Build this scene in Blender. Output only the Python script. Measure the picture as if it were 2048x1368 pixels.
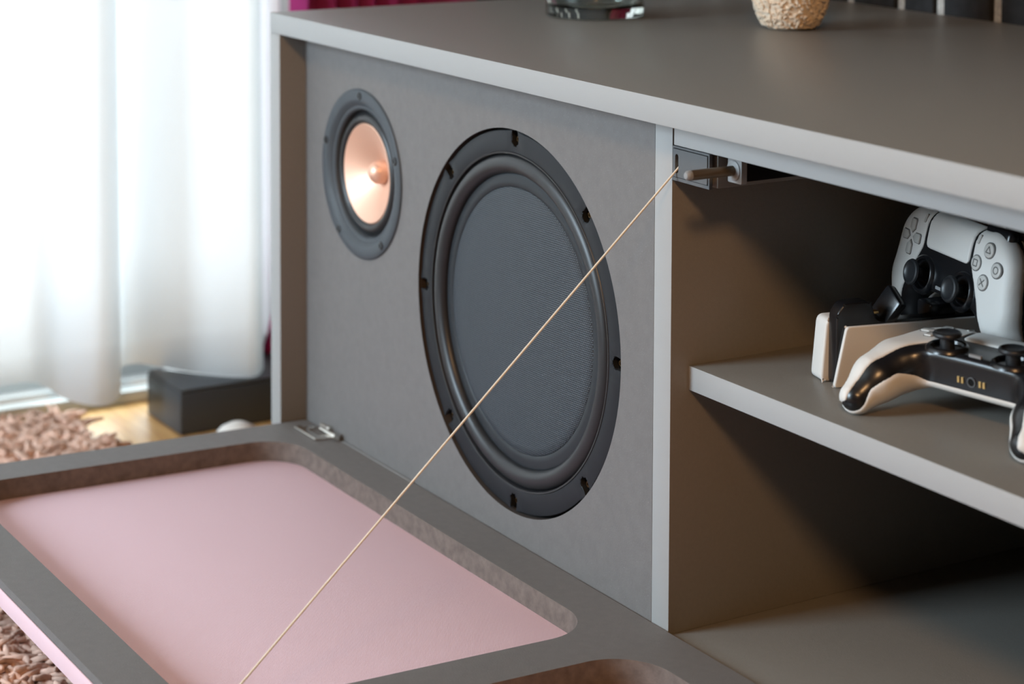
import bpy, bmesh, math, random
import numpy as np
from mathutils import Vector, Matrix
random.seed(7)
for o in list(bpy.data.objects):
    bpy.data.objects.remove(o)
SC = bpy.context.scene
COL = SC.collection
K = 0.00135                      # one drawing unit in metres
def V(x, y, z): return Vector((x * K, y * K, z * K))

# ------------------------------------------------------------------ camera, world, lights, exposure
cd = bpy.data.cameras.new('camera')
cam = bpy.data.objects.new('camera', cd)
COL.objects.link(cam)
_F = Vector((-0.85251365, 0.51869438, -0.06462676))
_r = _F.cross(Vector((0, 0, 1))).normalized()
_u = _r.cross(_F)
_ro = math.radians(0.22485)
_R = _r * math.cos(_ro) + _u * math.sin(_ro)
_U = _u * math.cos(_ro) - _r * math.sin(_ro)
m3 = Matrix((_R, _U, -_F)).transposed()
cam.matrix_world = Matrix.Translation(V(932.9, -638.49, 459.5)) @ m3.to_4x4()
cd.sensor_fit = 'HORIZONTAL'
cd.sensor_width = 36
cd.lens = 4247.5 / 2048 * 36
cd.shift_x = 0
cd.shift_y = -(684 + 151.85) / 2048
cd.clip_start = 0.05
cd.dof.use_dof = True
cd.dof.focus_distance = 1170 * K
cd.dof.aperture_fstop = 6.5
SC.camera = cam

W = bpy.data.worlds.new('world')
SC.world = W
W.use_nodes = True
bg = W.node_tree.nodes['Background']
bg.inputs[0].default_value = (0.85, 0.93, 1.0, 1)
bg.inputs[1].default_value = 1.5

def area(name, loc, target, sx, sy, power, col, shape='RECTANGLE'):
    l = bpy.data.lights.new(name, 'AREA')
    l.shape = shape
    l.size = sx; l.size_y = sy
    l.energy = power
    l.color = col
    o = bpy.data.objects.new(name, l)
    COL.objects.link(o)
    o.location = V(*loc)
    o.rotation_euler = (V(*target) - V(*loc)).to_track_quat('-Z', 'Y').to_euler()
    return o
# daylight: balcony door behind the sheer curtain, a second window in the front wall; a warm ceiling lamp
area('balcony_daylight', (-1350, -300, 560), (-880, -300, 440), 2.4, 2.2, 124, (0.88, 0.95, 1.0))
area('front_window_daylight', (-760, -2250, 900), (-100, 0, 150), 1.4, 1.4, 165, (0.68, 0.86, 1.0))
area('ceiling_lamp', (1500, -1120, 1450), (150, 0, 100), 0.36, 0.36, 31, (1.0, 0.56, 0.25), 'DISK')
SC.view_settings.view_transform = 'Standard'
SC.view_settings.look = 'None'
SC.view_settings.exposure = 0.27
SC.view_settings.gamma = 1.0
SC.view_settings.use_curve_mapping = False
SC.cycles.max_bounces = 10
SC.cycles.transparent_max_bounces = 12
SC.cycles.caustics_reflective = False
SC.cycles.caustics_refractive = False

# ------------------------------------------------------------------ materials
def mat(name, col, rough=0.5, metal=0.0, spec=0.5, vary=0.0, vscale=60, bump=0.0, bscale=400, speck=0.0, coat=0.0, sheen=0.0):
    m = bpy.data.materials.new(name)
    m.use_nodes = True
    nt = m.node_tree
    b = nt.nodes['Principled BSDF']
    b.inputs['Base Color'].default_value = (*col, 1)
    b.inputs['Roughness'].default_value = rough
    b.inputs['Metallic'].default_value = metal
    b.inputs['Specular IOR Level'].default_value = spec
    b.inputs['Coat Weight'].default_value = coat
    b.inputs['Sheen Weight'].default_value = sheen
    tc = nt.nodes.new('ShaderNodeTexCoord')
    last = None
    if vary > 0:
        n = nt.nodes.new('ShaderNodeTexNoise')
        n.inputs['Scale'].default_value = vscale
        n.inputs['Detail'].default_value = 6
        nt.links.new(tc.outputs['Object'], n.inputs['Vector'])
        r = nt.nodes.new('ShaderNodeMapRange')
        r.inputs[1].default_value = 0.3; r.inputs[2].default_value = 0.7
        r.inputs[3].default_value = 1 - vary; r.inputs[4].default_value = 1 + vary
        nt.links.new(n.outputs['Fac'], r.inputs[0])
        mx = nt.nodes.new('ShaderNodeVectorMath'); mx.operation = 'SCALE'
        mx.inputs[0].default_value = col
        nt.links.new(r.outputs[0], mx.inputs['Scale'])
        last = mx.outputs[0]
    if speck > 0:
        n2 = nt.nodes.new('ShaderNodeTexNoise')
        n2.inputs['Scale'].default_value = 900
        n2.inputs['Detail'].default_value = 2
        nt.links.new(tc.outputs['Object'], n2.inputs['Vector'])
        r2 = nt.nodes.new('ShaderNodeMapRange')
        r2.inputs[1].default_value = 0.66; r2.inputs[2].default_value = 0.76
        r2.inputs[3].default_value = 0; r2.inputs[4].default_value = speck
        nt.links.new(n2.outputs['Fac'], r2.inputs[0])
        ad = nt.nodes.new('ShaderNodeVectorMath'); ad.operation = 'ADD'
        if last: nt.links.new(last, ad.inputs[0])
        else: ad.inputs[0].default_value = col
        nt.links.new(r2.outputs[0], ad.inputs[1])
        last = ad.outputs[0]
    if last: nt.links.new(last, b.inputs['Base Color'])
    if bump > 0:
        n3 = nt.nodes.new('ShaderNodeTexNoise')
        n3.inputs['Scale'].default_value = bscale
        n3.inputs['Detail'].default_value = 3
        nt.links.new(tc.outputs['Object'], n3.inputs['Vector'])
        bp = nt.nodes.new('ShaderNodeBump')
        bp.inputs['Strength'].default_value = bump
        bp.inputs['Distance'].default_value = 0.001
        nt.links.new(n3.outputs['Fac'], bp.inputs['Height'])
        nt.links.new(bp.outputs[0], b.inputs['Normal'])
    return m

def weave(name, col, col2, fu, fv, axes='xz', rough=0.6, bump=0.6, ang=0.0, spec=0.4):
    """woven threads: two crossing waves in object space"""
    m = mat(name, col, rough, spec=spec)
    nt = m.node_tree; b = nt.nodes['Principled BSDF']
    tc = nt.nodes.new('ShaderNodeTexCoord')
    mp = nt.nodes.new('ShaderNodeMapping')
    mp.inputs['Rotation'].default_value = (0, ang if axes == 'xz' else 0, ang if axes == 'xy' else 0)
    nt.links.new(tc.outputs['Object'], mp.inputs['Vector'])
    sp = nt.nodes.new('ShaderNodeSeparateXYZ')
    nt.links.new(mp.outputs[0], sp.inputs[0])
    def wave(sock, f, off=None):
        a = nt.nodes.new('ShaderNodeMath'); a.operation = 'MULTIPLY'
        a.inputs[1].default_value = f * 2 * math.pi
        nt.links.new(sock, a.inputs[0])
        if off is not None:
            c = nt.nodes.new('ShaderNodeMath'); c.operation = 'ADD'
            nt.links.new(a.outputs[0], c.inputs[0]); nt.links.new(off, c.inputs[1]); a = c
        s = nt.nodes.new('ShaderNodeMath'); s.operation = 'SINE'
        nt.links.new(a.outputs[0], s.inputs[0])
        return s.outputs[0]
    wv = wave(sp.outputs['Z' if axes == 'xz' else 'Y'], fv)
    # alternate rows are shifted by half a thread
    fl = nt.nodes.new('ShaderNodeMath'); fl.operation = 'MULTIPLY'
    fl.inputs[1].default_value = fv
    nt.links.new(sp.outputs['Z' if axes == 'xz' else 'Y'], fl.inputs[0])
    f2 = nt.nodes.new('ShaderNodeMath'); f2.operation = 'FLOOR'
    nt.links.new(fl.outputs[0], f2.inputs[0])
    f3 = nt.nodes.new('ShaderNodeMath'); f3.operation = 'MULTIPLY'
    f3.inputs[1].default_value = math.pi
    nt.links.new(f2.outputs[0], f3.inputs[0])
    wu = wave(sp.outputs['X'], fu, f3.outputs[0])
    s = nt.nodes.new('ShaderNodeMath'); s.operation = 'ADD'
    nt.links.new(wv, s.inputs[0]); nt.links.new(wu, s.inputs[1])
    r = nt.nodes.new('ShaderNodeMapRange')
    r.inputs[1].default_value = -2; r.inputs[2].default_value = 2
    nt.links.new(s.outputs[0], r.inputs[0])
    mx = nt.nodes.new('ShaderNodeMix'); mx.data_type = 'RGBA'
    mx.inputs['A'].default_value = (*col2, 1); mx.inputs['B'].default_value = (*col, 1)
    nt.links.new(r.outputs[0], mx.inputs['Factor'])
    nt.links.new(mx.outputs['Result'], b.inputs['Base Color'])
    bp = nt.nodes.new('ShaderNodeBump')
    bp.inputs['Strength'].default_value = bump
    bp.inputs['Distance'].default_value = 0.0006
    nt.links.new(r.outputs[0], bp.inputs['Height'])
    nt.links.new(bp.outputs[0], b.inputs['Normal'])
    return m

M = {}
M['laminate'] = mat('taupe_laminate', (0.17, 0.158, 0.14), 0.42, spec=0.45, bump=0.10, bscale=900, vary=0.03, vscale=300)
M['edge'] = mat('pale_edge_banding', (0.325, 0.325, 0.32), 0.55, spec=0.15, bump=0.03, bscale=900)
M['mdf'] = mat('black_fibreboard', (0.145, 0.138, 0.134), 0.62, spec=0.3, vary=0.05, vscale=130, bump=0.12, bscale=700, speck=0.07)
M['mdf_cut'] = mat('cut_fibreboard', (0.145, 0.115, 0.10), 0.7, spec=0.25, vary=0.22, vscale=120, bump=0.3, bscale=500)
M['cutout'] = mat('shaded_cut_edge', (0.045, 0.038, 0.034), 0.7, spec=0.2)  # cut fibreboard, darkened in its colour for the shade of the speaker recess
M['pink'] = weave('pink_woven_fabric', (0.72, 0.525, 0.57), (0.66, 0.465, 0.51), 950, 950, 'xy', 0.85, 0.3, 0.6, 0.15)
M['black_plastic'] = mat('black_plastic', (0.007, 0.0072, 0.0085), 0.27, spec=0.5, bump=0.03, bscale=1500)
M['flange'] = mat('satin_black_flange', (0.018, 0.020, 0.023), 0.42, spec=0.14)
M['rubber'] = mat('black_rubber', (0.014, 0.015, 0.017), 0.40, spec=0.45)
M['cone'] = mat('grey_black_cone', (0.024, 0.028, 0.032), 0.45, spec=0.2)
M['weave'] = weave('woven_glass_cone', (0.085, 0.10, 0.115), (0.008, 0.010, 0.013), 470, 580, 'xz', 0.45, 0.9, spec=0.2)
M['twflange'] = mat('grey_black_flange', (0.058, 0.067, 0.076), 0.5, spec=0.25)
M['copper'] = mat('copper_cone', (0.80, 0.49, 0.36), 0.45, metal=0.55)
M['brass'] = mat('brass', (0.75, 0.5, 0.2), 0.35, metal=1.0)
M['shaded_brass'] = mat('brass_in_shade', (0.10, 0.06, 0.025), 0.4, metal=1.0)  # screw brass with the shade of the flange notches put into its colour
M['chrome'] = mat('nickel', (0.78, 0.76, 0.72), 0.25, metal=1.0)
M['steel'] = mat('dark_steel', (0.14, 0.105, 0.07), 0.42, metal=0.6)
M['grey_plastic'] = mat('grey_plastic', (0.085, 0.09, 0.095), 0.5, spec=0.4, bump=0.06, bscale=900)
M['grey_light'] = mat('pale_grey_plastic', (0.22, 0.22, 0.22), 0.5)
M['white'] = mat('white_plastic', (0.62, 0.60, 0.57), 0.5, spec=0.35, bump=0.02, bscale=2500)
M['dark'] = mat('dark_hole', (0.006, 0.006, 0.006), 0.8, spec=0.1)
M['clear'] = mat('clear_grey_button', (0.52, 0.50, 0.47), 0.12, spec=0.7, coat=0.6)
M['symbol'] = mat('grey_print', (0.10, 0.095, 0.09), 0.5)
M['cord'] = mat('beige_cord', (0.70, 0.62, 0.50), 0.7, spec=0.2)
M['wall'] = mat('white_wall_paint', (0.72, 0.72, 0.71), 0.8, spec=0.2)
M['wallback'] = mat('charcoal_wall_paint', (0.020, 0.020, 0.021), 0.75, spec=0.2)
M['warmwall'] = mat('warm_wall_paint', (0.22, 0.15, 0.09), 0.85, spec=0.15)
M['ceil'] = mat('ceiling_paint', (0.40, 0.33, 0.26), 0.9, spec=0.1)
M['sill'] = mat('aluminium_sill', (0.50, 0.53, 0.53), 0.45, metal=0.3)
M['slat'] = mat('black_felt_panel', (0.018, 0.018, 0.019), 0.8, spec=0.2, vary=0.3, vscale=90)
M['pale_strip'] = mat('pale_felt_strip', (0.40, 0.38, 0.35), 0.9, spec=0.1, vary=0.25, vscale=250, bump=0.4, bscale=400)
M['boxblack'] = mat('box_black', (0.036, 0.042, 0.05), 0.42, spec=0.5)
M['rugbase'] = mat('rug_backing', (0.22, 0.15, 0.12), 0.95, spec=0.05)
M['rug'] = mat('rug_chenille', (0.60, 0.41, 0.33), 0.95, spec=0.05, vary=0.4, vscale=60, bump=0.6, bscale=500)
M['boucle'] = mat('cream_boucle', (0.72, 0.60, 0.47), 0.9, spec=0.1, vary=0.12, vscale=200)

def wood_floor():
    m = mat('honey_floorboard', (0.55, 0.33, 0.13), 0.38)
    nt = m.node_tree; b = nt.nodes['Principled BSDF']
    tc = nt.nodes.new('ShaderNodeTexCoord')
    mp = nt.nodes.new('ShaderNodeMapping'); mp.inputs['Scale'].default_value = (6, 60, 1)
    n = nt.nodes.new('ShaderNodeTexNoise'); n.inputs['Scale'].default_value = 2; n.inputs['Detail'].default_value = 6
    cr = nt.nodes.new('ShaderNodeValToRGB')
    cr.color_ramp.elements[0].color = (0.42, 0.22, 0.07, 1); cr.color_ramp.elements[0].position = 0.35
    cr.color_ramp.elements[1].color = (0.66, 0.41, 0.16, 1); cr.color_ramp.elements[1].position = 0.7
    nt.links.new(tc.outputs['Object'], mp.inputs[0]); nt.links.new(mp.outputs[0], n.inputs['Vector'])
    nt.links.new(n.outputs['Fac'], cr.inputs[0]); nt.links.new(cr.outputs[0], b.inputs['Base Color'])
    return m
M['wood'] = wood_floor()

def cloth(name, col, trans, thru):
    """thin cloth: diffuse + translucent (+ open weave that lets light straight through)"""
    m = bpy.data.materials.new(name); m.use_nodes = True
    nt = m.node_tree; nt.nodes.clear()
    out = nt.nodes.new('ShaderNodeOutputMaterial')
    d = nt.nodes.new('ShaderNodeBsdfDiffuse'); d.inputs[0].default_value = (*col, 1)
    t = nt.nodes.new('ShaderNodeBsdfTranslucent'); t.inputs[0].default_value = (*col, 1)
    p = nt.nodes.new('ShaderNodeBsdfTransparent')
    m1 = nt.nodes.new('ShaderNodeMixShader'); m1.inputs[0].default_value = trans
    m2 = nt.nodes.new('ShaderNodeMixShader'); m2.inputs[0].default_value = thru
    tc = nt.nodes.new('ShaderNodeTexCoord')
    n = nt.nodes.new('ShaderNodeTexNoise'); n.inputs['Scale'].default_value = 700
    bp = nt.nodes.new('ShaderNodeBump'); bp.inputs['Strength'].default_value = 0.15; bp.inputs['Distance'].default_value = 0.001
    nt.links.new(tc.outputs['Object'], n.inputs['Vector']); nt.links.new(n.outputs['Fac'], bp.inputs['Height'])
    nt.links.new(bp.outputs[0], d.inputs['Normal'])
    nt.links.new(d.outputs[0], m1.inputs[1]); nt.links.new(t.outputs[0], m1.inputs[2])
    nt.links.new(m1.outputs[0], m2.inputs[1]); nt.links.new(p.outputs[0], m2.inputs[2])
    nt.links.new(m2.outputs[0], out.inputs[0])
    return m
M['sheer'] = cloth('white_sheer', (0.79, 0.80, 0.81), 0.42, 0.10)
M['drape'] = cloth('magenta_drape', (0.50, 0.06, 0.24), 0.3, 0.0)

def glass(name, col=(1, 1, 1), rough=0.0, thin=False):
    m = bpy.data.materials.new(name); m.use_nodes = True
    nt = m.node_tree; nt.nodes.clear()
    out = nt.nodes.new('ShaderNodeOutputMaterial')
    if thin:
        t = nt.nodes.new('ShaderNodeBsdfTransparent'); t.inputs[0].default_value = (*col, 1)
        g = nt.nodes.new('ShaderNodeBsdfGlossy'); g.inputs['Roughness'].default_value = 0.02
        mx = nt.nodes.new('ShaderNodeMixShader'); mx.inputs[0].default_value = 0.06
        nt.links.new(t.outputs[0], mx.inputs[1]); nt.links.new(g.outputs[0], mx.inputs[2])
        nt.links.new(mx.outputs[0], out.inputs[0])
    else:
        g = nt.nodes.new('ShaderNodeBsdfGlass'); g.inputs['Color'].default_value = (*col, 1)
        g.inputs['Roughness'].default_value = rough; g.inputs['IOR'].default_value = 1.5
        nt.links.new(g.outputs[0], out.inputs[0])
    return m
M['pane'] = glass('window_glass', (0.97, 0.99, 0.98), thin=True)
M['vase'] = glass('clear_glass', (0.97, 0.99, 0.97))

# ------------------------------------------------------------------ object helpers
def wloc(o):
    v = Vector((0, 0, 0))
    while o is not None:
        v = v + o.location; o = o.parent
    return v
def tag(o, label=None, cat=None, group=None, kind=None):
    if label: o['label'] = label
    if cat: o['category'] = cat
    if group: o['group'] = group
    if kind: o['kind'] = kind
    return o
def thing(name, loc, label, cat, group=None):
    o = bpy.data.objects.new(name, None)
    o.empty_display_size = 0.02
    COL.objects.link(o)
    o.location = V(*loc)
    return tag(o, label, cat, group)
def finish(bm, name, mats, parent=None, smooth=35, local=False, origin=None):
    """link a bmesh (verts in units, world frame unless local) as one object"""
    if not local:
        base = wloc(parent) if parent else (V(*origin) if origin else Vector((0, 0, 0)))
        for v in bm.verts: v.co = v.co * K - base
    bmesh.ops.recalc_face_normals(bm, faces=bm.faces[:])
    if smooth:
        c = math.radians(smooth)
        for f in bm.faces: f.smooth = True
        for e in bm.edges:
            if len(e.link_faces) == 2 and e.calc_face_angle(0) > c: e.smooth = False
    me = bpy.data.meshes.new(name)
    bm.to_mesh(me); bm.free()
    for m in (mats if isinstance(mats, (list, tuple)) else [mats]): me.materials.append(M[m] if isinstance(m, str) else m)
    o = bpy.data.objects.new(name, me)
    COL.objects.link(o)
    if parent: o.parent = parent
    elif origin: o.location = V(*origin)
    return o
def box(x0, x1, y0, y1, z0, z1, bev=0.0, seg=2, bm=None, front=None):
    bm = bm or bmesh.new()
    vs = [bm.verts.new((x, y, z)) for x in (x0, x1) for y in (y0, y1) for z in (z0, z1)]
    idx = [(0, 1, 3, 2), (4, 6, 7, 5), (0, 4, 5, 1), (2, 3, 7, 6), (0, 2, 6, 4), (1, 5, 7, 3)]
    fs = []
    for k, q in enumerate(idx):
        f = bm.faces.new([vs[i] for i in q]); fs.append(f)
        if front and k in front: f.material_index = 1      # 0 left 1 right 2 front(-y) 3 back 4 bottom 5 top
    if bev:
        es = list({e for f in fs for e in f.edges})
        bmesh.ops.bevel(bm, geom=es, offset=bev, segments=seg, affect='EDGES', profile=0.5)
    return bm
def circle_pts(cx, cy, r, n, a0=0, a1=2 * math.pi, end=False):
    return [(cx + r * math.cos(a0 + (a1 - a0) * i / (n - (1 if end else 0))), cy + r * math.sin(a0 + (a1 - a0) * i / (n - (1 if end else 0)))) for i in range(n)]
def rrect(x0, x1, y0, y1, r, n=8):
    p = []
    for cx, cy, a in ((x1 - r, y1 - r, 0), (x0 + r, y1 - r, 90), (x0 + r, y0 + r, 180), (x1 - r, y0 + r, 270)):
        p += circle_pts(cx, cy, r, n, math.radians(a), math.radians(a + 90), True)
    return p
def plate(outer, holes, d0, d1, mapf, bm=None, wallmat=0, holemat=None, bev=0.0):
    """flat plate with holes: 2-D loops, extruded from depth d0 (front) to d1; mapf(u,v,d)->xyz"""
    bm = bm or bmesh.new()
    loops = [outer] + holes
    rings = []
    for d in (d0, d1):
        edges = []; rr = []
        for lp in loops:
            vs = [bm.verts.new(mapf(u, v, d)) for u, v in lp]
            rr.append(vs)
            for i in range(len(vs)): edges.append(bm.edges.new((vs[i], vs[(i + 1) % len(vs)])))
        bmesh.ops.triangle_fill(bm, edges=edges, use_beauty=True, use_dissolve=False)
        rings.append(rr)
    for li, (a, b) in enumerate(zip(*rings)):
        n = len(a)
        for i in range(n):
            f = bm.faces.new((a[i], a[(i + 1) % n], b[(i + 1) % n], b[i]))
            f.material_index = (holemat if (li > 0 and holemat is not None) else wallmat)
    return bm
def lathe(profile, n, mapf, bm=None, cap0=False, cap1=False):
    """profile [(r, d)], mapf(u, v, d)"""
    bm = bm or bmesh.new()
    prev = None
    first = None
    for r, d in profile:
        if r < 1e-6: ring = [bm.verts.new(mapf(0, 0, d))]
        else: ring = [bm.verts.new(mapf(r * math.cos(2 * math.pi * i / n), r * math.sin(2 * math.pi * i / n), d)) for i in range(n)]
        if prev is not None:
            for i in range(n):
                j = (i + 1) % n
                if len(prev) == 1 and len(ring) == 1: break
                if len(prev) == 1: bm.faces.new((prev[0], ring[j], ring[i]))
                elif len(ring) == 1: bm.faces.new((prev[i], prev[j], ring[0]))
                else: bm.faces.new((prev[i], prev[j], ring[j], ring[i]))
        else: first = ring
        prev = ring
    if cap0 and len(first) > 2: bm.faces.new(first)
    if cap1 and len(prev) > 2: bm.faces.new(prev)
    return bm
def tube(pts, r, n=8, bm=None, caps=True, radii=None):
    bm = bm or bmesh.new()
    pts = [Vector(p) for p in pts]
    prev = None; up = None
    for i, p in enumerate(pts):
        t = (pts[min(i + 1, len(pts) - 1)] - pts[max(i - 1, 0)]).normalized()
        if up is None:
            up = t.orthogonal().normalized()
        up = (up - t * up.dot(t)).normalized()
        sd = t.cross(up)
        rr = radii[i] if radii else r
        ring = [bm.verts.new(p + (up * math.cos(2 * math.pi * k / n) + sd * math.sin(2 * math.pi * k / n)) * rr) for k in range(n)]
        if prev:
            for k in range(n): bm.faces.new((prev[k], prev[(k + 1) % n], ring[(k + 1) % n], ring[k]))
        elif caps: bm.faces.new(ring)
        prev = ring
    if caps: bm.faces.new(prev)
    return bm
def struct(name, bm, mats, smooth=0):
    return tag(finish(bm, name, mats, None, smooth), kind='structure')

# ------------------------------------------------------------------ the room
FZ = -105.0
WL = -905.0            # inner face of the left wall
XR, YF, YB, CZ = 2300.0, -2500.0, 432.0, 1750.0
struct('floor', box(WL - 60, XR, YF, YB, FZ - 20, FZ), 'wood')
struct('ceiling', box(WL - 60, XR, YF, YB, CZ, CZ + 20), 'ceil')
struct('wall_back', box(WL - 60, XR, YB, YB + 20, FZ, CZ), 'wallback')
struct('wall_right', box(XR, XR + 20, YF, YB, FZ, CZ), 'warmwall')
struct('wall_front', box(WL - 60, XR, YF - 20, YF, FZ, CZ), 'warmwall')
# left wall with the balcony opening
WY0, WY1, WZ1 = -1250.0, 246.0, 1500.0
def yz(x0): return lambda u, v, d: (d, u, v)
struct('wall_left', plate([(YF, FZ), (YB, FZ), (YB, CZ), (YF, CZ)], [[(WY0, FZ + 12), (WY1, FZ + 12), (WY1, WZ1), (WY0, WZ1)]], WL, WL - 60, yz(0)), 'wall')
w1 = struct('window_1', plate([(WY0, FZ + 12), (WY1, FZ + 12), (WY1, WZ1), (WY0, WZ1)],
        [[(WY0 + 40, FZ + 42), (WY0 + 640, FZ + 42), (WY0 + 640, WZ1 - 40), (WY0 + 40, WZ1 - 40)],
         [(WY0 + 700, FZ + 42), (WY1 - 40, FZ + 42), (WY1 - 40, WZ1 - 40), (WY0 + 700, WZ1 - 40)]], WL - 22, WL - 48, yz(0)), 'sill')
for a, b in ((WY0 + 40, WY0 + 640), (WY0 + 700, WY1 - 40)):
    finish(box(WL - 37, WL - 34, a, b, FZ + 42, WZ1 - 40), 'window_pane', 'pane', w1, 0)
hb = box(WL - 22, WL - 8, 62, 74, FZ + 26, FZ + 41, 2)
box(WL - 22, WL - 12, 84, 94, FZ + 24, FZ + 38, 2, 2, hb)
finish(hb, 'window_hinge', 'grey_light', w1)
# sill track in front of the glass
sb = box(-885, -879, WY0 - 20, WY1 + 20, FZ, FZ + 12, 1.5)
box(-932, -884, WY0, WY1, FZ + 1, FZ + 9, 0, 2, sb)
box(-912, -906, WY0, WY1, FZ + 9, FZ + 14, 1, 2, sb)
struct('trim_1', sb, 'sill', 30)
struct('baseboard_back', box(WL, XR, YB - 8, YB, FZ, FZ + 50, 1), 'wallback')

# ------------------------------------------------------------------ sheer curtain and drape
def unproj(px, py, axis, val):
    c = Vector((932.9, -638.49, 459.5))
    ray = _F + _R * ((px - 1024) / 4247.5) - _U * ((py + 151.85) / 4247.5)
    s = (val - c[axis]) / ray[axis]
    return c + ray * s
def catmull(p, n=6):
    out = []
    for i in range(len(p) - 1):
        a, b, c, d = p[max(i - 1, 0)], p[i], p[i + 1], p[min(i + 2, len(p) - 1)]
        for k in range(n):
            t = k / n
            out.append(tuple(0.5 * (2 * b[j] + (c[j] - a[j]) * t + (2 * a[j] - 5 * b[j] + 4 * c[j] - d[j]) * t * t + (3 * b[j] - a[j] - 3 * c[j] + d[j]) * t ** 3) for j in range(len(b))))
    out.append(tuple(p[-1]))
    return out
def hanging(path, ztop, nz, flare, bm=None, low=0.0):
    """cloth from a plan path [(x, y, zhem)], thin with a rolled hem"""
    bm = bm or bmesh.new()
    rows = []
    xm = sum(p[0] for p in path) / len(path)
    for k in range(nz + 1):
        t = (k / nz) ** 2.2 if low else k / nz
        rows.append([bm.verts.new((xm + (x - xm) * (1 - flare * t), y, zh + (ztop - zh) * t)) for x, y, zh in path])
    for a, b in zip(rows, rows[1:]):
        for i in range(len(a) - 1): bm.faces.new((a[i], a[i + 1], b[i + 1], b[i]))
    return bm
# hem plan: deep folds close to the camera hang over the sill, the last folds sit on the black box
plan = []
for y in np.arange(-1230, -150, 38):
    plan.append((-868 + 22 * math.sin(y * 0.055) + 10 * math.sin(y * 0.021 + 1), float(y), -76))
plan += [(-866, -128, -76), (-880, -95, -76), (-893, -72, -76), (-897, -50, -76), (-893, -30, -76), (-872, -22, -77), (-838, -20, -78),
         (-806, -8, -78), (-800, 8, -78), (-822, 26, -77), (-862, 40, -76), (-889, 50, -74), (-878, 62, -68), (-846, 72, -64.4),
         (-818, 86, -64.3), (-796, 102, -64.3), (-778, 120, -64.2), (-772, 134, -64.2), (-788, 148, -64.2), (-814, 159, -64.2), (-834, 167, -64.2), (-866, 171, -64.2), (-894, 182, -64.2), (-892, 192, -64.2), (-899, 203, -64.2), (-897, 216, -64.2)]
cur = finish(hanging(catmull(plan, 5), 1560, 14, 0.25), 'sheer_curtain', 'sheer', None, 120, origin=(-860, -500, -76))
md = cur.modifiers.new('thick', 'SOLIDIFY'); md.thickness = 0.0006
tag(cur, 'white sheer curtain with soft folds hanging in front of the bright balcony window', 'curtain')
plan = [(-838, 166, -99), (-850, 176, -99)]
k = 0
for y in np.arange(186, 428, 11):
    k += 1
    plan.append((-866 + (16 if k % 2 else -18) + 4 * math.sin(k * 2.1), float(y) + 2 * math.sin(k * 1.7), -99))
dr = hanging(catmull(plan, 5), 1600, 16, -0.05, low=1)
for v in dr.verts:                                    # the near edge leans back a little towards the top
    goal = max(v.co.y, 219 + (v.co.y - 166) * 0.12)
    v.co.y += (goal - v.co.y) * max(0, min(1, (v.co.z + 70) / 110))
dro = finish(dr, 'magenta_drape', 'drape', None, 80, origin=(-866, 300, -99))
md = dro.modifiers.new('thick', 'SOLIDIFY'); md.thickness = 0.0012
tag(dro, 'magenta pleated drape hanging behind the left end of the cabinet', 'drape')

# ------------------------------------------------------------------ dark upright panels on the back wall
pa = thing('slatted_wall_panel', (100, YB, FZ), 'black wall panel of upright boards with pale strips between, behind the cabinet', 'wall panel')
xs = -690.0
edges = []
# pale strips at known places; boards fill between
strips = [-604, -546, -488, -430, -372, -315, -258, -216, -158, -100, -42, 16, 74, 132, 190, 248, 306, 364, 422, 480]
first = True
for a, b in zip(strips, strips[1:]):
    wdt = 9
    finish(box(a + wdt / 2 + 0.6, b - wdt / 2 - 0.6, YB - 10, YB - 0.2, FZ + 52, 900, 2.5), 'board', 'slat', pa)
    finish(box(b - wdt / 2, b + wdt / 2, YB - 7, YB - 0.2, FZ + 52, 900, 1.5), 'pale_strip', 'pale_strip', pa)

# ------------------------------------------------------------------ cabinet
T = 16.0
XL, XE = -449.4, 915.4
R0 = 20.4                 # recess of baffle, divider and rail behind the front edges
H, HT, DEP = 283.2, 297.6, 412.0
cab = thing('media_cabinet', (233, 200, FZ), 'long low taupe grey cabinet with pale front edges and an open drop down door', 'cabinet')
def cpart(name, bm, mats, parent=cab, label=None, smooth=35):
    o = finish(bm, name, mats, parent, smooth)
    if label: o['label'] = label
    return o
FR = (2,)
def board(x0, x1, y0, y1, z0, z1, front=FR): return box(x0, x1, y0, y1, z0, z1, 0, front=front)
def bevel_all(bm, off, seg=2):
    bmesh.ops.bevel(bm, geom=bm.edges[:], offset=off, segments=seg, affect='EDGES', profile=0.5, material=-1)
    return bm
cpart('top_panel', bevel_all(board(XL, XE, 0, DEP, H, HT, (2, 0)), 0.5), ['laminate', 'edge'])
cpart('side_panel', bevel_all(board(XL, XL + T, 0, DEP - 6, -T, H - 0.05), 0.4), ['laminate', 'edge'])
cpart('side_panel', bevel_all(board(XE - T, XE, 0, DEP - 6, -T, H - 0.05), 0.4), ['laminate', 'edge'])
cpart('divider', bevel_all(board(0, T, R0, DEP - 8, 0, H - 0.05), 0.3), ['laminate', 'edge'])
cpart('divider', bevel_all(board(450, 450 + T, R0, DEP - 8, 0, H - 0.05), 0.3), ['laminate', 'edge'])
cpart('bottom_panel', bevel_all(board(XL + T, XE - T, R0, DEP - 8, -T, -0.05), 0.3), ['laminate', 'laminate'])
cpart('back_panel', box(XL + T, XE - T, DEP - 8, DEP - 2, -T, H - 0.1), 'laminate')
cpart('shelf', bevel_all(board(T, 450, 32.2, DEP - 8.2, 133.8, 147.2), 0.4), ['laminate', 'edge'])
cpart('top_rail', bevel_all(board(T + 0.8, 449.5, R0 + 0.3, R0 + 16, 268.7, H - 0.05), 0.4), ['laminate', 'edge'])
plb = box(XL + 40, XE - 40, 60, DEP - 30, FZ, -T - 0.05)
cpart('plinth', plb, 'mdf')
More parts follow.
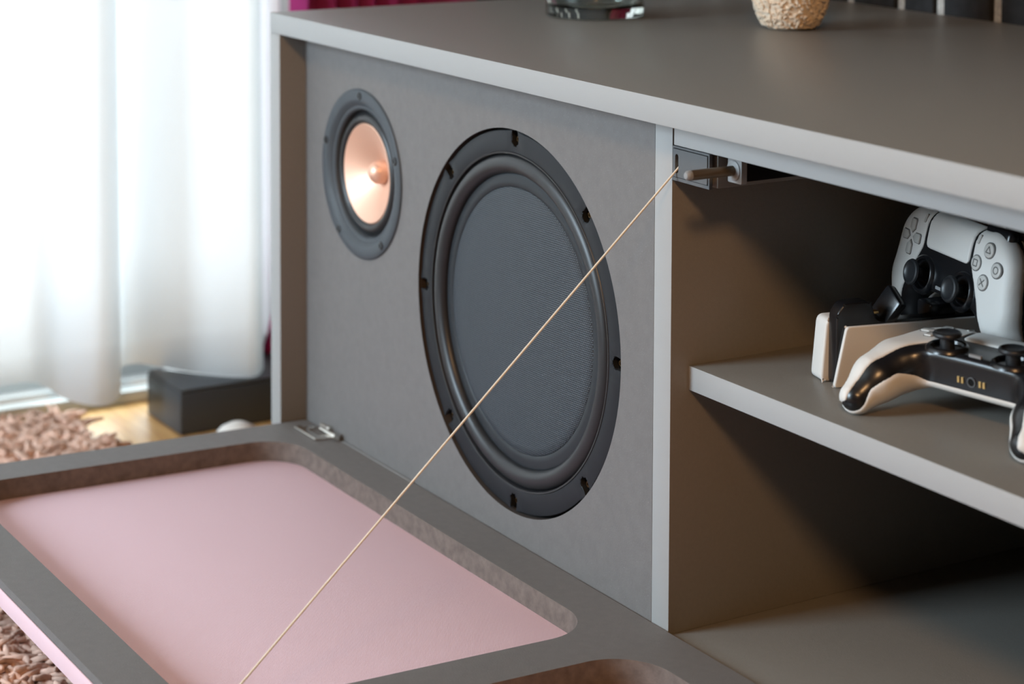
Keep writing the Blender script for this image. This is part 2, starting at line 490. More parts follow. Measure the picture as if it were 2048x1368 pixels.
# baffles with the two driver cut-outs
WC, WR = (-148.5, 136.6), 117.2
TC, TR = (-346.0, 195.2), 58.4
xzf = lambda u, v, d: (u, d, v)
bb = plate([(XL + T + 0.1, 0), (-0.1, 0), (-0.1, H - 0.1), (XL + T + 0.1, H - 0.1)],
           [circle_pts(*WC, WR, 128), circle_pts(*TC, TR - 6, 72)], R0, R0 + 16, xzf, holemat=1)
cpart('baffle_panel', bb, ['mdf', 'cutout'], label='dark grey fibreboard front with two round speaker cut outs')
bb = plate([(450 + T + 0.1, 0), (XE - T - 0.1, 0), (XE - T - 0.1, H - 0.1), (450 + T + 0.1, H - 0.1)], [], R0, R0 + 16, xzf)
cpart('baffle_panel', bb, ['mdf'])

# drop-down door, open and nearly level
door = bpy.data.objects.new('door', None); door.empty_display_size = 0.02
COL.objects.link(door); door.parent = cab
door['label'] = 'drop down door frame of dark fibreboard with pink fabric panels, lying open'
DT = 0.02                                            # rise towards the front edge
door.location = V(0, 19.0, 2.6) - cab.location
door.rotation_euler = (-DT, 0, 0)
def dpart(name, bm, mats, label=None, smooth=35, par=None):
    for v in bm.verts: v.co = v.co * K
    o = finish(bm, name, mats, par or door, smooth, local=True)
    if label: o['label'] = label
    return o
DX0, DX1, DY0 = -432.6, 898.0, -291.0
WIN = [(-399.5, -4.2), (30.2, 425.5), (459.5, 858)]
WY_A, WY_B = -262.0, -30.0
xyf = lambda u, v, d: (u, v, d)
TH = 13.6
outer = rrect(DX0, DX1, DY0, 0, 1.2, 4)
bm = plate(outer, [rrect(a, b, WY_A, WY_B, 31, 14) for a, b in WIN], 0, -TH, xyf, holemat=1)
ee = [e for e in bm.edges if len(e.link_faces) == 2 and e.calc_face_angle(0) > 1.2 and all(abs(v.co.z) < 1e-4 for v in e.verts)]
bmesh.ops.bevel(bm, geom=ee, offset=0.9, segments=2, affect='EDGES', profile=0.5)
dpart('door_frame', bm, ['mdf', 'mdf_cut'])
# fabric stretched under the frame and wrapped over the lower part of the front edge
fb = box(DX0 - 0.9, DX1 + 0.9, DY0 - 0.9, -6, -TH - 1.2, -TH - 0.02, 0.5)
box(DX0 - 0.9, DX1 + 0.9, DY0 - 1.1, DY0 - 0.05, -TH - 1.2, -4.6, 0.4, 2, fb)
dpart('fabric_panel', fb, 'pink', 'pink woven fabric panel')
# flap hinge near the left end
hx = -398
hp = bmesh.new()
box(hx - 17, hx + 17, -17.5, -12, 0.02, 2.2, 0.6, 2, hp)
box(hx - 15, hx - 9, -13, -3, 0.02, 1.4, 0.4, 2, hp)
box(hx + 9, hx + 17, -13, -2, 0.02, 1.4, 0.4, 2, hp)
tube([(hx - 2, -3, 2.2), (hx + 19, -3, 2.2)], 2.0, 12, hp)
tube([(hx + 4, 0, 3.2), (hx + 8, 0, 3.2)], 2.8, 12, hp)
tube([(hx + 19, -4, 2.8), (hx + 24, -4, 2.8)], 2.6, 12, hp)
tube([(hx - 8, 0.2, 3.0), (hx + 1, 0.2, 3.0)], 1.8, 12, hp)
dpart('hinge', hp, 'chrome', 'shiny metal flap hinge')
dpart('edge_highlight', box(hx + 26, -270, -0.9, 0.5, -1, 0.35, 0.2), 'grey_light', 'thin pale strip standing for a highlight along the hinge edge')  # pale strip added to stand for the highlight on the door edge

# string pulley box under the rail
sbx = bpy.data.objects.new('string_box', None); COL.objects.link(sbx); sbx.parent = cab; sbx.location = V(32, R0, 250) - cab.location
sbx['label'] = 'grey plastic string winder box under the top rail'
slot = lambda cx, cz, hw, hh, n=8: circle_pts(cx, cz + hh - hw, hw, n, 0, math.pi, True) + circle_pts(cx, cz - hh + hw, hw, n, math.pi, 2 * math.pi, True)
SL = slot(20.6, 259.2, 1.5, 5.2)
cpart('cover_plate', plate([(T + 0.3, 249.8), (49, 249.8), (49, 268.4), (T + 0.3, 268.4)], [SL], R0, R0 + 2.0, xzf), 'grey_plastic', sbx)
ins = plate(rrect(17.6, 47.6, 252.0, 267.0, 0.5, 3), [slot(20.6, 259.2, 1.5, 5.2)], R0 - 0.45, R0 - 0.01, xzf)
cpart('inset_plate', ins, 'grey_plastic', sbx)
groove = plate([(17.2, 251.6), (48, 251.6), (48, 267.4), (17.2, 267.4)], [[(17.6, 252.0), (47.6, 252.0), (47.6, 267.0), (17.6, 267.0)]], R0 - 0.08, R0 - 0.01, xzf)
cpart('groove', groove, 'dark', sbx)
cpart('winder_body', box(T + 0.3, 50.5, R0 + 4.5, 160, 250.2, 268.4, 0.4), 'laminate', sbx)
cpart('gap_shade', box(T + 1, 46, R0 + 3.9, R0 + 4.4, 251, 268), 'dark', sbx)  # near-black sheet standing for the shade in the gap behind the cover

# push latch with its plunger
pl = bpy.data.objects.new('push_latch', None); COL.objects.link(pl); pl.parent = cab; pl.location = V(62, 28, 262) - cab.location
pl['label'] = 'push latch with a long round plunger pointing out'
lb = plate(rrect(57, 68.5, 255, 268.4, 0.8, 3), [], 26.5, 30, xzf)
cpart('latch_plate', lb, 'grey_light', pl)
cpart('latch_body', box(57.5, 68, 30, 80, 256, 268.4, 0.5), 'dark', pl)
cpart('plunger_collar', lathe([(4.6, 25.6), (5.4, 26.0), (5.4, 26.6)], 24, lambda u, v, d: (62 + u, d, 261.4 + v), cap0=True), 'grey_light', pl)
cpart('plunger', lathe([(2.7, -1.5), (2.7, 26)], 20, lambda u, v, d: (62 + u, d, 261.4 + v), cap0=True, cap1=True), 'steel', pl)
cpart('plunger_tip', lathe([(0, -4.6), (1.6, -4.3), (2.5, -3.2), (2.75, -1.5), (2.75, -1.2)], 20, lambda u, v, d: (62 + u, d, 261.4 + v)), 'grey_light', pl, 'pale plunger tip')

# cord from the slot to the door
cp0, cp1 = Vector((20.6, 24, 259.4)), Vector((-4.5, -233.6, 8.9))
cord = finish(tube([cp0 + (cp1 - cp0) * (i / 12) for i in range(13)], 0.62, 8), 'stay_cord', 'cord', None, 60, origin=(8, -100, 130))
tag(cord, 'thin beige cord stretched tight from the grey string box down to the open door', 'cord')

# ------------------------------------------------------------------ woofer
wf = thing('woofer', (WC[0], R0, WC[1] - WR), 'large round black woofer with woven cone, right of the copper speaker', 'speaker driver')
wm = lambda u, v, d: (WC[0] + u, R0 + d, WC[1] + v)
def wpart(name, bm, m, smooth=35, label=None, par=wf):
    o = finish(bm, name, m, par, smooth)
    if label: o['label'] = label
    return o
RO = 115.6
op = []
for k in range(8):
    a = math.radians(45 * k)
    hw, rin = 3.9, 106.0
    da = math.asin(hw / RO)
    # arc before the notch
    a_prev = math.radians(45 * (k - 1)) + da
    op += circle_pts(0, 0, RO, 14, a_prev, a - da, True)
    c, s = math.cos(a), math.sin(a)
    rc = rin + hw
    for t in range(0, 9):
        ph = math.pi * t / 8
        lu, lv = rc - hw * math.sin(ph), -hw * math.cos(ph)
        op.append((c * lu - s * lv, s * lu + c * lv))
fl = plate(op, [circle_pts(0, 0, 102.6, 128)], 1.6, 5.5, wm)
e2 = [e for e in fl.edges if len(e.link_faces) == 2 and e.calc_face_angle(0) > 1.0 and all(abs(v.co.y - (R0 + 1.6)) < 1e-3 for v in e.verts)]
bmesh.ops.bevel(fl, geom=e2, offset=0.7, segments=2, affect='EDGES', profile=0.5)
wpart('flange', fl, 'flange')
wpart('basket', lathe([(116.9, 7.2), (116.9, 5.8), (100, 5.8), (100, 40), (40, 70), (0, 70)], 96, wm), 'dark')
wpart('gasket_lip', lathe([(103.4, 6), (103.4, 2.4), (102.6, 1.3), (101.6, 1.5), (101.0, 3.6), (101.0, 6.5)], 128, wm), 'rubber', 50)
roll = [(101.2, 6.2)]
for i in range(17):
    a = math.pi * i / 16
    roll.append((95.2 + 5.9 * math.cos(a), 6.4 - 5.8 * math.sin(a) ** 0.85 if 0 < i < 16 else 6.2))
roll += [(89.0, 6.0)]
wpart('surround', lathe(roll, 128, wm), 'rubber', 70)
wpart('cone_ring', lathe([(89.8, 6.6), (89.2, 5.9), (88.4, 5.6), (84.5, 5.35), (81.4, 5.3), (80.9, 5.9)], 128, wm), 'cone', 60)
wpart('dust_cap', lathe([(80.8, 5.8), (80.2, 5.2), (76, 4.6), (60, 3.4), (40, 2.8), (20, 2.4), (0, 2.3)], 128, wm), 'weave', 60, 'woven grey dust cap')
for k in range(8):
    a = math.radians(45 * k)
    cx, cz = 111.0 * math.cos(a), 111.0 * math.sin(a)
    sm = lambda u, v, d: (WC[0] + cx + u, R0 + d, WC[1] + cz + v)
    wpart('screw', lathe([(0, 4.2), (0.9, 4.6), (0.9, 4.0), (1.7, 4.0), (2.0, 4.4), (2.0, 5.7)], 12, sm), 'shaded_brass', 35)

# ------------------------------------------------------------------ small full-range driver
tw = thing('small_speaker', (TC[0], R0, TC[1] - TR), 'small round speaker with pale copper cone and centre plug, upper left', 'speaker driver')
tm = lambda u, v, d: (TC[0] + u, R0 + d, TC[1] + v)
wpart('flange', lathe([(58.4, -0.02), (58.2, -1.0), (57.2, -1.7), (51.0, -1.8), (50.0, -1.4), (47.5, 0.4), (46.6, 1.3), (45.6, 1.2), (44.4, 1.6), (43.6, 3.0), (43.4, 6.5)], 96, tm), 'twflange', 50, par=tw)
wpart('surround', lathe([(43.5, 6.4), (41.5, 6.0), (40.5, 4.0), (39.0, 2.6), (37.2, 2.2), (35.6, 2.8), (34.6, 4.0), (34.2, 4.4)], 96, tm), 'rubber', 60, par=tw)
wpart('cone', lathe([(34.3, 4.2), (33.6, 3.6), (30, 5.2), (25, 7.4), (19, 10.4), (13, 13.8), (8.2, 16.5)], 96, tm), 'copper', 60, 'pale copper metal cone', par=tw)
wpart('phase_plug', lathe([(8.2, 17), (8.2, 13.5), (7.6, 10.5), (6.2, 8.2), (3.8, 6.6), (1.8, 6.0), (0, 5.8)], 40, tm), 'copper', 60, par=tw)
for k in range(5):
    a = math.radians(90 + 72 * k)
    cx, cz = 53.6 * math.cos(a), 53.6 * math.sin(a)
    sm = lambda u, v, d: (TC[0] + cx + u, R0 + d, TC[1] + cz + v)
    s = wpart('screw', lathe([(0, -1.6), (1.3, -1.6), (1.3, -2.5), (2.4, -2.5), (2.8, -2.1), (2.8, -1.7)], 14, sm), 'black_plastic', 35, par=tw)

# ------------------------------------------------------------------ game controllers
def grid_mesh(field, lo, hi, h):
    """surface nets over a signed field f(X,Y,Z); returns verts, quads (mm)"""
    ax = [np.arange(lo[i], hi[i] + h, h) for i in range(3)]
    X, Y, Z = np.meshgrid(*ax, indexing='ij')
    F = field(X, Y, Z)
    S = F < 0
    nx, ny, nz = F.shape
    corners = [(i, j, k) for i in (0, 1) for j in (0, 1) for k in (0, 1)]
    cs = [S[i:nx - 1 + i, j:ny - 1 + j, k:nz - 1 + k] for i, j, k in corners]
    cnt = sum(c.astype(int) for c in cs)
    act = (cnt > 0) & (cnt < 8)
    ids = -np.ones(act.shape, int)
    ci = np.argwhere(act)
    ids[act] = np.arange(len(ci))
    acc = np.zeros((len(ci), 3)); num = np.zeros(len(ci))
    for a in range(8):
        for b in range(a + 1, 8):
            ca, cb = np.array(corners[a]), np.array(corners[b])
            if abs(ca - cb).sum() != 1: continue
            fa = F[tuple((ci + ca).T)]; fb = F[tuple((ci + cb).T)]
            cr = (fa < 0) != (fb < 0)
            t = np.where(cr, fa / np.where(fa - fb == 0, 1, fa - fb), 0)
            pt = ci + ca + (cb - ca) * t[:, None]
            acc[cr] += pt[cr]; num[cr] += 1
    vs = acc / num[:, None] * h + np.array(lo)
    quads = []
    for d in range(3):
        sl0 = [slice(None)] * 3; sl1 = [slice(None)] * 3
        sl0[d] = slice(0, -1); sl1[d] = slice(1, None)
        cross = S[tuple(sl0)] != S[tuple(sl1)]
        e = np.argwhere(cross)
        o1, o2 = [i for i in range(3) if i != d]
        ok = (e[:, o1] > 0) & (e[:, o2] > 0) & (e[:, o1] < F.shape[o1] - 1) & (e[:, o2] < F.shape[o2] - 1)
        e = e[ok]
        q = []
        for da, db in ((0, 0), (-1, 0), (-1, -1), (0, -1)):
            p = e.copy(); p[:, o1] += da; p[:, o2] += db
            q.append(ids[tuple(p.T)])
        quads.append(np.stack(q, 1))
    q = np.concatenate(quads)
    q = q[(q >= 0).all(1)]
    return vs, q
def smin(a, b, k):
    h = np.clip(0.5 + 0.5 * (b - a) / k, 0, 1)
    return b + (a - b) * h - k * h * (1 - h)
def smax(a, b, k): return -smin(-a, -b, k)
def body_f(X, Y, Z):
    t = np.sqrt(X * X + 4.0)
    zz = Z * 1.12
    # back bar
    px = np.maximum(np.abs(X) - 46, 0)
    bar = np.sqrt(px ** 2 + (Y - 25) ** 2 + (zz + 4) ** 2) - 19
    # middle block
    qx, qy, qz = np.abs(X) - 40, np.abs(Y - 8) - 20, np.abs(Z + 3) - 9
    mid = np.sqrt(np.maximum(qx, 0) ** 2 + np.maximum(qy, 0) ** 2 + np.maximum(qz, 0) ** 2) + np.minimum(np.maximum(np.maximum(qx, qy), qz), 0) - 6
    # grip as a round cone in three stages
    d = None
    st = [((52.5, 16, -3), 23.5), ((59, -12, -5), 21), ((65, -36, -13), 17.5), ((68.5, -54, -23), 12.0)]
    for (a, ra), (b, rb) in zip(st, st[1:]):
        a = np.array(a, float); b = np.array(b, float); ab = b - a
        h = np.clip(((t - a[0]) * ab[0] + (Y - a[1]) * ab[1] + (Z - a[2]) * ab[2]) / (ab @ ab), 0, 1)
        dd = np.sqrt((t - a[0] - h * ab[0]) ** 2 + (Y - a[1] - h * ab[1]) ** 2 + ((Z - a[2] - h * ab[2]) * 1.06) ** 2) - (ra + (rb - ra) * h)
        d = dd if d is None else smin(d, dd, 3)
    f = smin(smin(bar, mid, 10), d, 9)
    f = smax(f, Z - 12.5 + 0.0012 * (X ** 2) * 0.6, 6)
    return f
def zc_f(Y): return np.interp(Y, [-64, -54, -45, -36, -24, -12, 16], [-29, -23, -18, -13, -8.6, -5, -3])
def bx_f(Y): return np.interp(Y, [-70, -56, -30, -12, 4, 12, 14, 50], [69, 66, 55.5, 47, 38, 33.5, 33, 31.0])
def inner_f(X, Y):
    xc = np.interp(Y, [-54, -38, -14, 16], [68, 65, 59, 52])
    return np.clip(((xc - np.abs(X)) / 14) * 0.5 + 0.5, 0, 1)
def wing_f(X, Y, Z):
    i = inner_f(X, Y)
    low = -1.2 + (8.5 + 7.0 * np.clip((2 - Y) / 16, 0, 1)) * i
    return smax(smax(body_f(X, Y, Z), (bx_f(Y) - np.abs(X)) * 0.9, 1.2), (low - (Z - zc_f(Y))) * 0.9, 1.2)
def lower_f(X, Y, Z):
    i = inner_f(X, Y)
    g = np.clip((np.abs(X) - 34) / 18, 0, 1) * np.clip((14 - Y) / 16, 0, 1)
    g = g * g * (3 - 2 * g) * np.clip((Y + 64) / 10, 0, 1)
    cut = -2.4 - 3.6 * i * (1 - g) + 11.5 * g * i
    return smax(body_f(X, Y, Z), ((Z - zc_f(Y)) - cut) * 0.9, 1.2)
def pad_f(X, Y, Z):
    w = 29.2 + 0.03 * (Y - 12)
    qx, qy = np.abs(X) - (w - 5), np.abs(Y - 29.5) - (16.5 - 5)
    r2 = np.sqrt(np.maximum(qx, 0) ** 2 + np.maximum(qy, 0) ** 2) + np.minimum(np.maximum(qx, qy), 0) - 5
    return smax(smax(body_f(X, Y, Z) - 0.3, r2, 0.8), 0 - Z, 0.8)
core_f = lambda X, Y, Z: body_f(X, Y, Z) + 0.9
LO, HI = (-90, -76, -46), (90, 52, 22)
meshes = {}
def sdf_mesh(key, f, m, h=1.5, lo=LO, hi=HI):
    vs, q = grid_mesh(f, lo, hi, h)
    me = bpy.data.meshes.new(key)
    me.from_pydata((vs * 0.001).tolist(), [], q.tolist())
    me.update()
    bm = bmesh.new(); bm.from_mesh(me)
    bmesh.ops.recalc_face_normals(bm, faces=bm.faces[:])
    bmesh.ops.smooth_vert(bm, verts=bm.verts[:], factor=0.3, use_axis_x=True, use_axis_y=True, use_axis_z=True)
    for fc in bm.faces: fc.smooth = True
    for e in bm.edges:
        if len(e.link_faces) == 2 and e.calc_face_angle(0) > math.radians(50): e.smooth = False
    bm.to_mesh(me); bm.free()
    me.materials.append(M[m])
    return me
def ztop(x, y):
    z = np.arange(24, -40, -0.2)
    f = body_f(np.full_like(z, x), np.full_like(z, y), z)
    return float(z[np.argmax(f < 0)])
def yfront(x, z):
    y = np.arange(-70, 40, 0.2)
    f = body_f(np.full_like(y, x), y, np.full_like(y, z))
    return float(y[np.argmax(f < 0)])
def nrm(x, y):
    z = ztop(x, y); e = 0.5
    a = lambda X, Y, Z: float(body_f(np.array([X]), np.array([Y]), np.array([Z]))[0])
    return Vector((a(x + e, y, z) - a(x - e, y, z), a(x, y + e, z) - a(x, y - e, z), a(x, y, z + e) - a(x, y, z - e))).normalized()
MM = 0.001
def lpart(name, bm, m, parent, smooth=40):
    for v in bm.verts: v.co = v.co * MM
    return finish(bm, name, m, parent, smooth, local=True)
def on_face(x, y, lift=0.0, tilt=1.0):
    """frame on the controller's face: maps (u, v, d) with d along the surface normal"""
    n = Vector((0, 0, 1)).lerp(nrm(x, y), tilt).normalized()
    ux = (Vector((1, 0, 0)) - n * n.x).normalized(); uy = n.cross(ux)
    o = Vector((x, y, ztop(x, y))) + n * lift
    return lambda u, v, d: o + ux * u + uy * v + n * d
def make_controller():
    r = bpy.data.objects.new('game_controller', None); r.empty_display_size = 0.03; COL.objects.link(r)
    def sp(name, f, m):
        o = bpy.data.objects.new(name, sdf_mesh(name, f, m)); COL.objects.link(o); o.parent = r; return o
    sp('inner_body', core_f, 'black_plastic')
    for s, nm in ((-1, 'grip_cover'), (1, 'grip_cover')):
        sp(nm, (lambda X, Y, Z, s=s: np.maximum(wing_f(X, Y, Z), -s * X + 10)), 'white')
    sp('lower_shell', lower_f, 'white')
    sp('touchpad', pad_f, 'white')
    # thumb sticks
    for s in (-1, 1):
        f = on_face(26.5 * s, -7, 0, 0.3)
        st = lpart('thumb_stick', lathe([(9.0, 7.4), (9.8, 8.0), (10.0, 9.2), (9.3, 10.3), (8.0, 10.7), (7.2, 9.9), (3.5, 9.4), (0, 9.3)], 36, f), 'rubber', r)
        lpart('stick_stem', lathe([(5.2, -3), (5.0, 2), (4.6, 7.5), (9.0, 7.5)], 24, f), 'rubber', st)
        lpart('stick_socket', lathe([(15.5, -1.6), (14.6, 0.9), (13.0, 1.9), (11.6, 1.2), (10.5, -2), (5, -4)], 40, f), 'black_plastic', r)
    # face buttons and their symbols
    for k, sym in enumerate(('circle', 'triangle', 'square', 'cross')):
        a = math.radians(90 * k)
        bx_, by_ = 51 + 11.8 * math.cos(a), 17 + 11.8 * math.sin(a)
        f = on_face(bx_, by_, 0, 0.8)
        fb_ = on_face(bx_, by_, 0, 0.8)
        b = lpart('face_button', lathe([(5.4, -2), (5.4, 0.5), (5.1, 0.95), (4.4, 1.15), (0, 1.2)], 28, f), 'clear', r)
        lpart('button_rim', lathe([(6.1, -1), (6.1, 0.35), (5.5, 0.4), (5.5, -1)], 28, f), 'symbol', b)
        sb_ = bmesh.new()
        def stroke(p, q, w=0.42):
            (x0, y0), (x1, y1) = p, q
            L = math.hypot(x1 - x0, y1 - y0); nx_, ny_ = -(y1 - y0) / L * w, (x1 - x0) / L * w
            lo_ = [(x0 + nx_, y0 + ny_), (x0 - nx_, y0 - ny_), (x1 - nx_, y1 - ny_), (x1 + nx_, y1 + ny_)]
            plate(lo_, [], 0.95, 1.32, fb_, sb_)
        if sym == 'circle': plate(circle_pts(0, 0, 2.9, 28), [circle_pts(0, 0, 2.1, 28)], 0.95, 1.32, fb_, sb_)
        else:
            P = {'triangle': [(0, 3.0), (-2.7, -1.8), (2.7, -1.8)], 'square': [(-2.3, -2.3), (2.3, -2.3), (2.3, 2.3), (-2.3, 2.3)]}.get(sym)
            if P:
                for i in range(len(P)): stroke(P[i], P[(i + 1) % len(P)])
            else:
                stroke((-2.5, -2.5), (2.5, 2.5)); stroke((-2.5, 2.5), (2.5, -2.5))
        lpart('symbol', sb_, 'symbol', b, 0)
    # direction keys
    for k in range(4):
        a = math.radians(90 * k); c, s = math.cos(a), math.sin(a)
        f = on_face(-51, 17, 0, 0.8)
        P = [(3.2, 0), (6.2, 3.4), (12.4, 3.6), (13.6, 2.6), (13.6, -2.6), (12.4, -3.6), (6.2, -3.4)]
        g = on_face(-51 + 9 * c, 17 + 9 * s, 0, 0.7)
        loop = [((u - 9) * c - v * s, (u - 9) * s + v * c) for u, v in P]
        bm = plate(loop, [], 1.4, -2, g)
        e3 = [e for e in bm.edges if len(e.link_faces) == 2 and e.calc_face_angle(0) > 1.0]
        bmesh.ops.bevel(bm, geom=e3, offset=0.6, segments=2, affect='EDGES', profile=0.5)
        dk = lpart('direction_key', bm, 'clear', r)
        inset = plate([(x * 1.14, y * 1.14) for x, y in loop], [], 0.3, -1, g)
        lpart('key_rim', inset, 'symbol', dk)
    # two slim menu buttons, mute key, sockets, shoulder keys
    for s in (-1, 1):
        f = on_face(36.5 * s, 34, 0, 0.8)
        lpart('menu_button', plate(rrect(-1.2, 1.2, -3.6, 3.6, 1.1, 5), [], 0.8, -1, f), 'clear', r)
    f = on_face(0, -12, 0, 1.0)
    lpart('mute_key', plate(rrect(-5, 5, -1.2, 1.2, 0.6, 4), [], 0.7, -1.5, f), 'grey_light', r)
    yf = yfront(0, -5)
    fm = lambda u, v, d: Vector((u, yf + d, -6 + v))
    lpart('headphone_socket', lathe([(2.6, 1.5), (2.6, 0.2), (3.4, 0.2), (3.4, 1.5)], 20, fm), 'grey_plastic', r)
    lpart('socket_hole', lathe([(2.6, 0.55), (0, 0.55)], 20, fm), 'dark', r)
    for s in (-1, 1):
        for q in (0, 1):
            u0 = s * (7 + 3.2 * q)
            lpart('charge_contact', plate([(u0 - 0.8, -2), (u0 + 0.8, -2), (u0 + 0.8, 2), (u0 - 0.8, 2)], [], 0.1, 1.6, fm), 'brass', r)
    for s in (-1, 1):
        bm = box(min(30 * s, 62 * s), max(30 * s, 62 * s), 34, 46, -4, 5, 3.5, 3)
        lpart('bumper', bm, 'black_plastic', r)
        bm = box(min(33 * s, 61 * s), max(33 * s, 61 * s), 36, 49, -21, -6, 5, 3)
        lpart('trigger', bm, 'black_plastic', r)
    return r
def copy_tree(o, parent=None):
    c = o.copy(); COL.objects.link(c)
    if parent: c.parent = parent
    for ch in list(o.children): copy_tree(ch, c)
    return c
SHELF = 147.2
c1 = make_controller()
c2 = copy_tree(c1)
# lying on the shelf, grips towards the viewer
ex = Vector((0.985, 0.17, 0)).normalized()
ang = math.atan2(ex.y, ex.x)
rot = Matrix.Rotation(ang, 3, 'Z') @ Matrix.Rotation(math.radians(3.0), 3, 'X')
def lowest(root, rot):
    m = 1e9
    for ch in root.children:
        for v in ch.data.vertices:
            z = (rot @ v.co).z
            if z < m: m = z
    return m
zl = lowest(c1, rot @ Matrix.Diagonal((1.0, 0.95, 1.0)))
fit1 = Matrix.Diagonal((1.0, 0.95, 1.0))
tip = rot @ (fit1 @ Vector((0, -0.056, 0)))
c1.matrix_world = Matrix.Translation(Vector((182.0 * K - tip.x, 58.0 * K - tip.y, SHELF * K - zl + 0.0003))) @ (rot @ fit1).to_4x4()
tag(c1, 'white and black game controller lying flat at the front of the shelf', 'controller', 'game controllers on the shelf')
# standing in the charging dock, facing the room
wv = Vector((0.972, -0.235, 0)).normalized(); bv = Vector((0.235, 0.972, 0)).normalized()
le = math.radians(13)
uv = bv * math.sin(le) + Vector((0, 0, 1)) * math.cos(le)
nv = wv.cross(uv)
r3 = Matrix((wv, uv, nv)).transposed()
fit = Matrix.Diagonal((1.05, 0.97, 1.05))
org = V(95.7, 144.4, 212.7) - r3 @ (fit @ Vector((0, 0.017, 0.011)))
c2.matrix_world = Matrix.Translation(org) @ (r3 @ fit).to_4x4()
tag(c2, 'white and black game controller standing upright in the charging dock', 'controller', 'game controllers on the shelf')

# ------------------------------------------------------------------ charging dock
dk = thing('charging_dock', (91.4, 70.8, SHELF), 'white and black controller charging dock with slanted white side plates', 'charging dock')
dk.rotation_euler = (0, 0, math.atan2(wv.y, wv.x))
def kpart(name, bm, m, par=dk, smooth=40):
    for v in bm.verts: v.co = v.co * K
    return finish(bm, name, m, par, smooth, local=True)
def wingplate(w0, w1, P, r, bv_=0.9):
    # rounded outline in (depth, height), extruded along the width axis
    pts = []
    n = len(P)
    for i in range(n):
        p, a, b = Vector(P[i]), Vector(P[i - 1]), Vector(P[(i + 1) % n])
        d1, d2 = (a - p).normalized(), (b - p).normalized()
        s, e = p + d1 * r, p + d2 * r
        for k in range(6):
            t = k / 5
            pts.append(tuple(s * (1 - t) ** 2 + p * 2 * t * (1 - t) + e * t * t))
    bm = plate(pts, [], w0, w1, lambda u, v, d: (d, u, v))
    es = [e for e in bm.edges if len(e.link_faces) == 2 and e.calc_face_angle(0) > 1.0]
    bmesh.ops.bevel(bm, geom=es, offset=min(bv_, (w1 - w0) * 0.3), segments=4, affect='EDGES', profile=0.5)
    return bm
kpart('side_plate', wingplate(-2.6, 0, [(0, 0.3), (88, 0.3), (88, 32), (7.0, 32)], 2.2), 'white')
kpart('side_plate', wingplate(-25.5, -12.6, [(-1.5, 0.3), (32, 0.3), (30, 34), (1.5, 34)], 4.0, 1.3), 'white')
kpart('core', wingplate(-12.5, -2.7, [(2.5, 0.4), (86, 0.4), (86, 33), (26, 33), (22, 44), (7, 44), (2.5, 38)], 3.0), 'black_plastic')
kpart('base', box(-40, 14, 50, 92, 0.2, 9, 2), 'black_plastic')
kpart('post', box(-20, -5, 58, 74, 30, 39.5, 2), 'black_plastic')
cr = box(-8, 8, -3, 3, -8.5, 8.5, 1.6)
bmesh.ops.rotate(cr, verts=cr.verts[:], cent=(0, 0, 0), matrix=Matrix.Rotation(math.radians(28), 3, 'Y') @ Matrix.Rotation(math.radians(-20), 3, 'X'))
bmesh.ops.translate(cr, verts=cr.verts[:], vec=(-7, 35, 39.5))
kpart('cradle', cr, 'black_plastic')
kpart('charge_contact', box(-9, -5, 24.5, 28, 36.6, 38, 0.3), 'brass')

# ------------------------------------------------------------------ things on top
vs_ = thing('glass_vase', (-317, 191, HT), 'clear glass cylinder vase with a thick base on the cabinet top', 'vase')
vm = lambda u, v, d: (-317 + u, 191 + v, HT + d)
finish(lathe([(0, 0.15), (33.5, 0.15), (35, 1.5), (35, 150), (34.2, 151), (33.0, 150), (32.8, 14), (31.5, 10.5), (20, 9.2), (0, 9)], 64, vm), 'vase_body', 'vase', vs_, 50)
# bouclé ornament: a rounded body covered in yarn loops
fo = thing('boucle_ornament', (-187, 263, HT), 'cream boucle covered rounded ornament on the cabinet top', 'ornament')
prof = [(0, 0.1), (15, 0.1), (18.5, 3), (22, 10), (24.5, 18), (26.5, 28), (28, 40), (28, 55), (25, 70), (18, 82), (8, 88), (0, 89)]
fm_ = lambda u, v, d: (-187 + u, 263 + v, HT + d)
finish(lathe(prof, 40, fm_), 'ornament_body', 'boucle', fo, 60)
lb_ = bmesh.new()
for i in range(2400):
    d = random.uniform(1.5, 70)
    rr = np.interp(d, [p[1] for p in prof[1:]], [p[0] for p in prof[1:]]) - 0.3
    a = random.uniform(0, 2 * math.pi)
    c = Vector(fm_(rr * math.cos(a), rr * math.sin(a), d))
    out = Vector((math.cos(a), math.sin(a), 0)); tan = Vector((-math.sin(a), math.cos(a), 0))
    w = random.uniform(0, 2 * math.pi)
    dr_ = tan * math.cos(w) + Vector((0, 0, 1)) * math.sin(w)
    s = random.uniform(0.9, 1.6)
    if c.z - HT < 2.8: dr_ = tan
    tube([c - dr_ * s, c - dr_ * s * 0.5 + out * s * 0.75, c + out * s * 1.0, c + dr_ * s * 0.5 + out * s * 0.75, c + dr_ * s], 0.6, 5, lb_, False)
lo_ = finish(lb_, 'yarn_loops', 'boucle', fo, 80); lo_['kind'] = 'stuff'

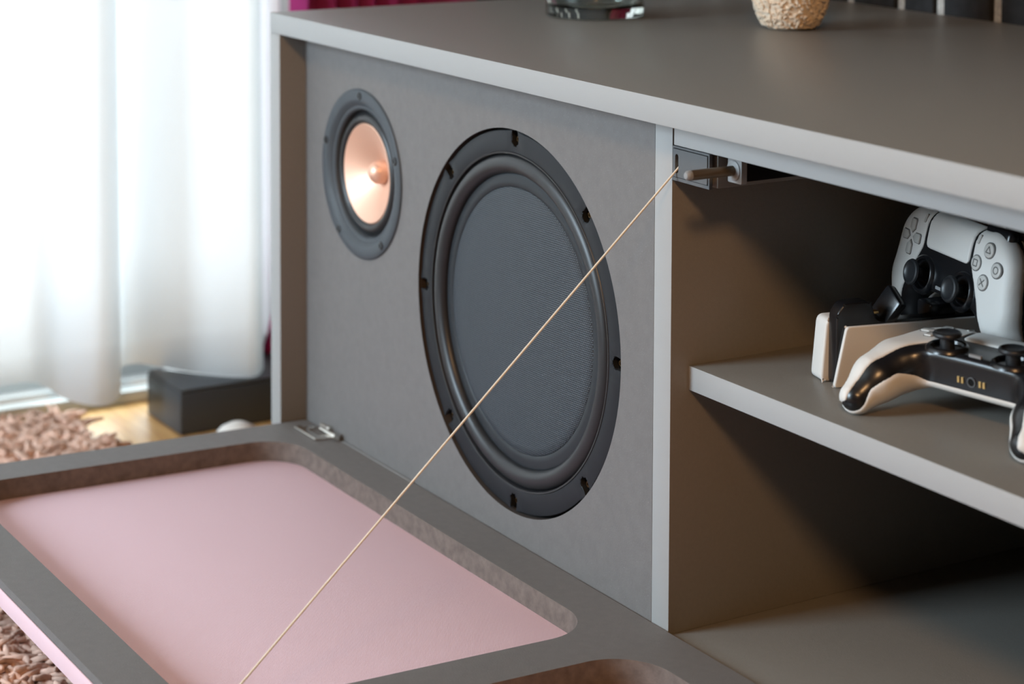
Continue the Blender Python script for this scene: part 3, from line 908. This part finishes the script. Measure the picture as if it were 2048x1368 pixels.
# ------------------------------------------------------------------ floor things
bx = thing('black_box', (-800, 130, FZ), 'black box standing on the floor under the curtain, left of the cabinet', 'box')
bmx = box(-842, -763.6, 59, 232, FZ + 0.1, -67.6, 1.6)
finish(bmx, 'box_body', 'boxblack', bx)
finish(box(-841, -764.4, 60, 231, -67.6, -64.6, 1.0), 'box_lid', 'boxblack', bx)
ds = thing('white_dome', (-640, 58, FZ), 'white rounded dome showing just above the open door edge', 'lamp base')
dsm = lambda u, v, d: (-640 + u, 58 + v, FZ + d)
finish(lathe([(0, 0.1), (22, 0.1), (23, 4), (22.5, 24), (20, 34), (14, 41), (7, 44.5), (0, 45.5)], 40, dsm), 'dome_body', 'white', ds, 50)
finish(lathe([(23.2, 3), (24.5, 4), (24.5, 8), (23.2, 9)], 40, dsm), 'dome_rim', 'grey_light', ds, 40)
ds['category'] = 'dome'

# ------------------------------------------------------------------ shaggy rug
rug = thing('shaggy_rug', (0, -500, FZ), 'brown shaggy chenille rug under the open door', 'rug')
finish(plate(rrect(-836, 1100, -1350, -22, 20, 6), [], FZ + 6, FZ + 0.1, xyf), 'rug_backing', 'rugbase', rug)
verts, faces = [], []
rng = random.Random(3)
NS, NR = 5, 6
def tuft(x, y, L, r, a, lean):
    dx, dy = math.cos(a), math.sin(a)
    base = len(verts)
    for i in range(NS):
        t = i / (NS - 1)
        hgt = L * (t - lean * t * t * 0.5) * 0.8
        px, py, pz = x + dx * L * lean * t * t, y + dy * L * lean * t * t, FZ + 6 + hgt
        rr = r * (0.75 + 0.45 * math.sin(math.pi * min(1, t * 1.15))) * (0.72 if i == NS - 1 else 1)
        tx = 2 * lean * t; tz = 0.8 * (1 - lean * t); l = math.hypot(tx, tz); tx /= l; tz /= l
        for k in range(NR):
            ph = 2 * math.pi * k / NR
            c, s = math.cos(ph) * rr, math.sin(ph) * rr
            # side vector (-dy, dx, 0), up vector perpendicular to the tangent
            verts.append(((px - dy * c - dx * tz * s) * K, (py + dx * c - dy * tz * s) * K, (pz + tx * s) * K))
    for i in range(NS - 1):
        for k in range(NR):
            a0 = base + i * NR + k; a1 = base + i * NR + (k + 1) % NR
            faces.append((a0, a1, a1 + NR, a0 + NR))
    faces.append(tuple(base + (NS - 1) * NR + k for k in range(NR)))
def patch(x0, x1, y0, y1, step):
    y = y0
    while y < y1:
        x = x0
        while x < x1:
            tuft(x + rng.uniform(-.5, .5) * step, y + rng.uniform(-.5, .5) * step, rng.uniform(15, 27), rng.uniform(2.0, 3.0) * (1 if step < 9 else 1.7), rng.uniform(0, 6.283), rng.uniform(0.6, 1.25))
            x += step
        y += step
patch(-838, -150, -420, -22, 5.6)
patch(-150, 900, -420, -250, 12.0)
patch(-838, 900, -700, -420, 15.0)
me = bpy.data.meshes.new('pile')
off = wloc(rug)
me.from_pydata([(a - off.x, b - off.y, c - off.z) for a, b, c in verts], [], faces)
me.polygons.foreach_set('use_smooth', [True] * len(me.polygons))
me.materials.append(M['rug'])
po = bpy.data.objects.new('pile', me); COL.objects.link(po); po.parent = rug; po['kind'] = 'stuff'
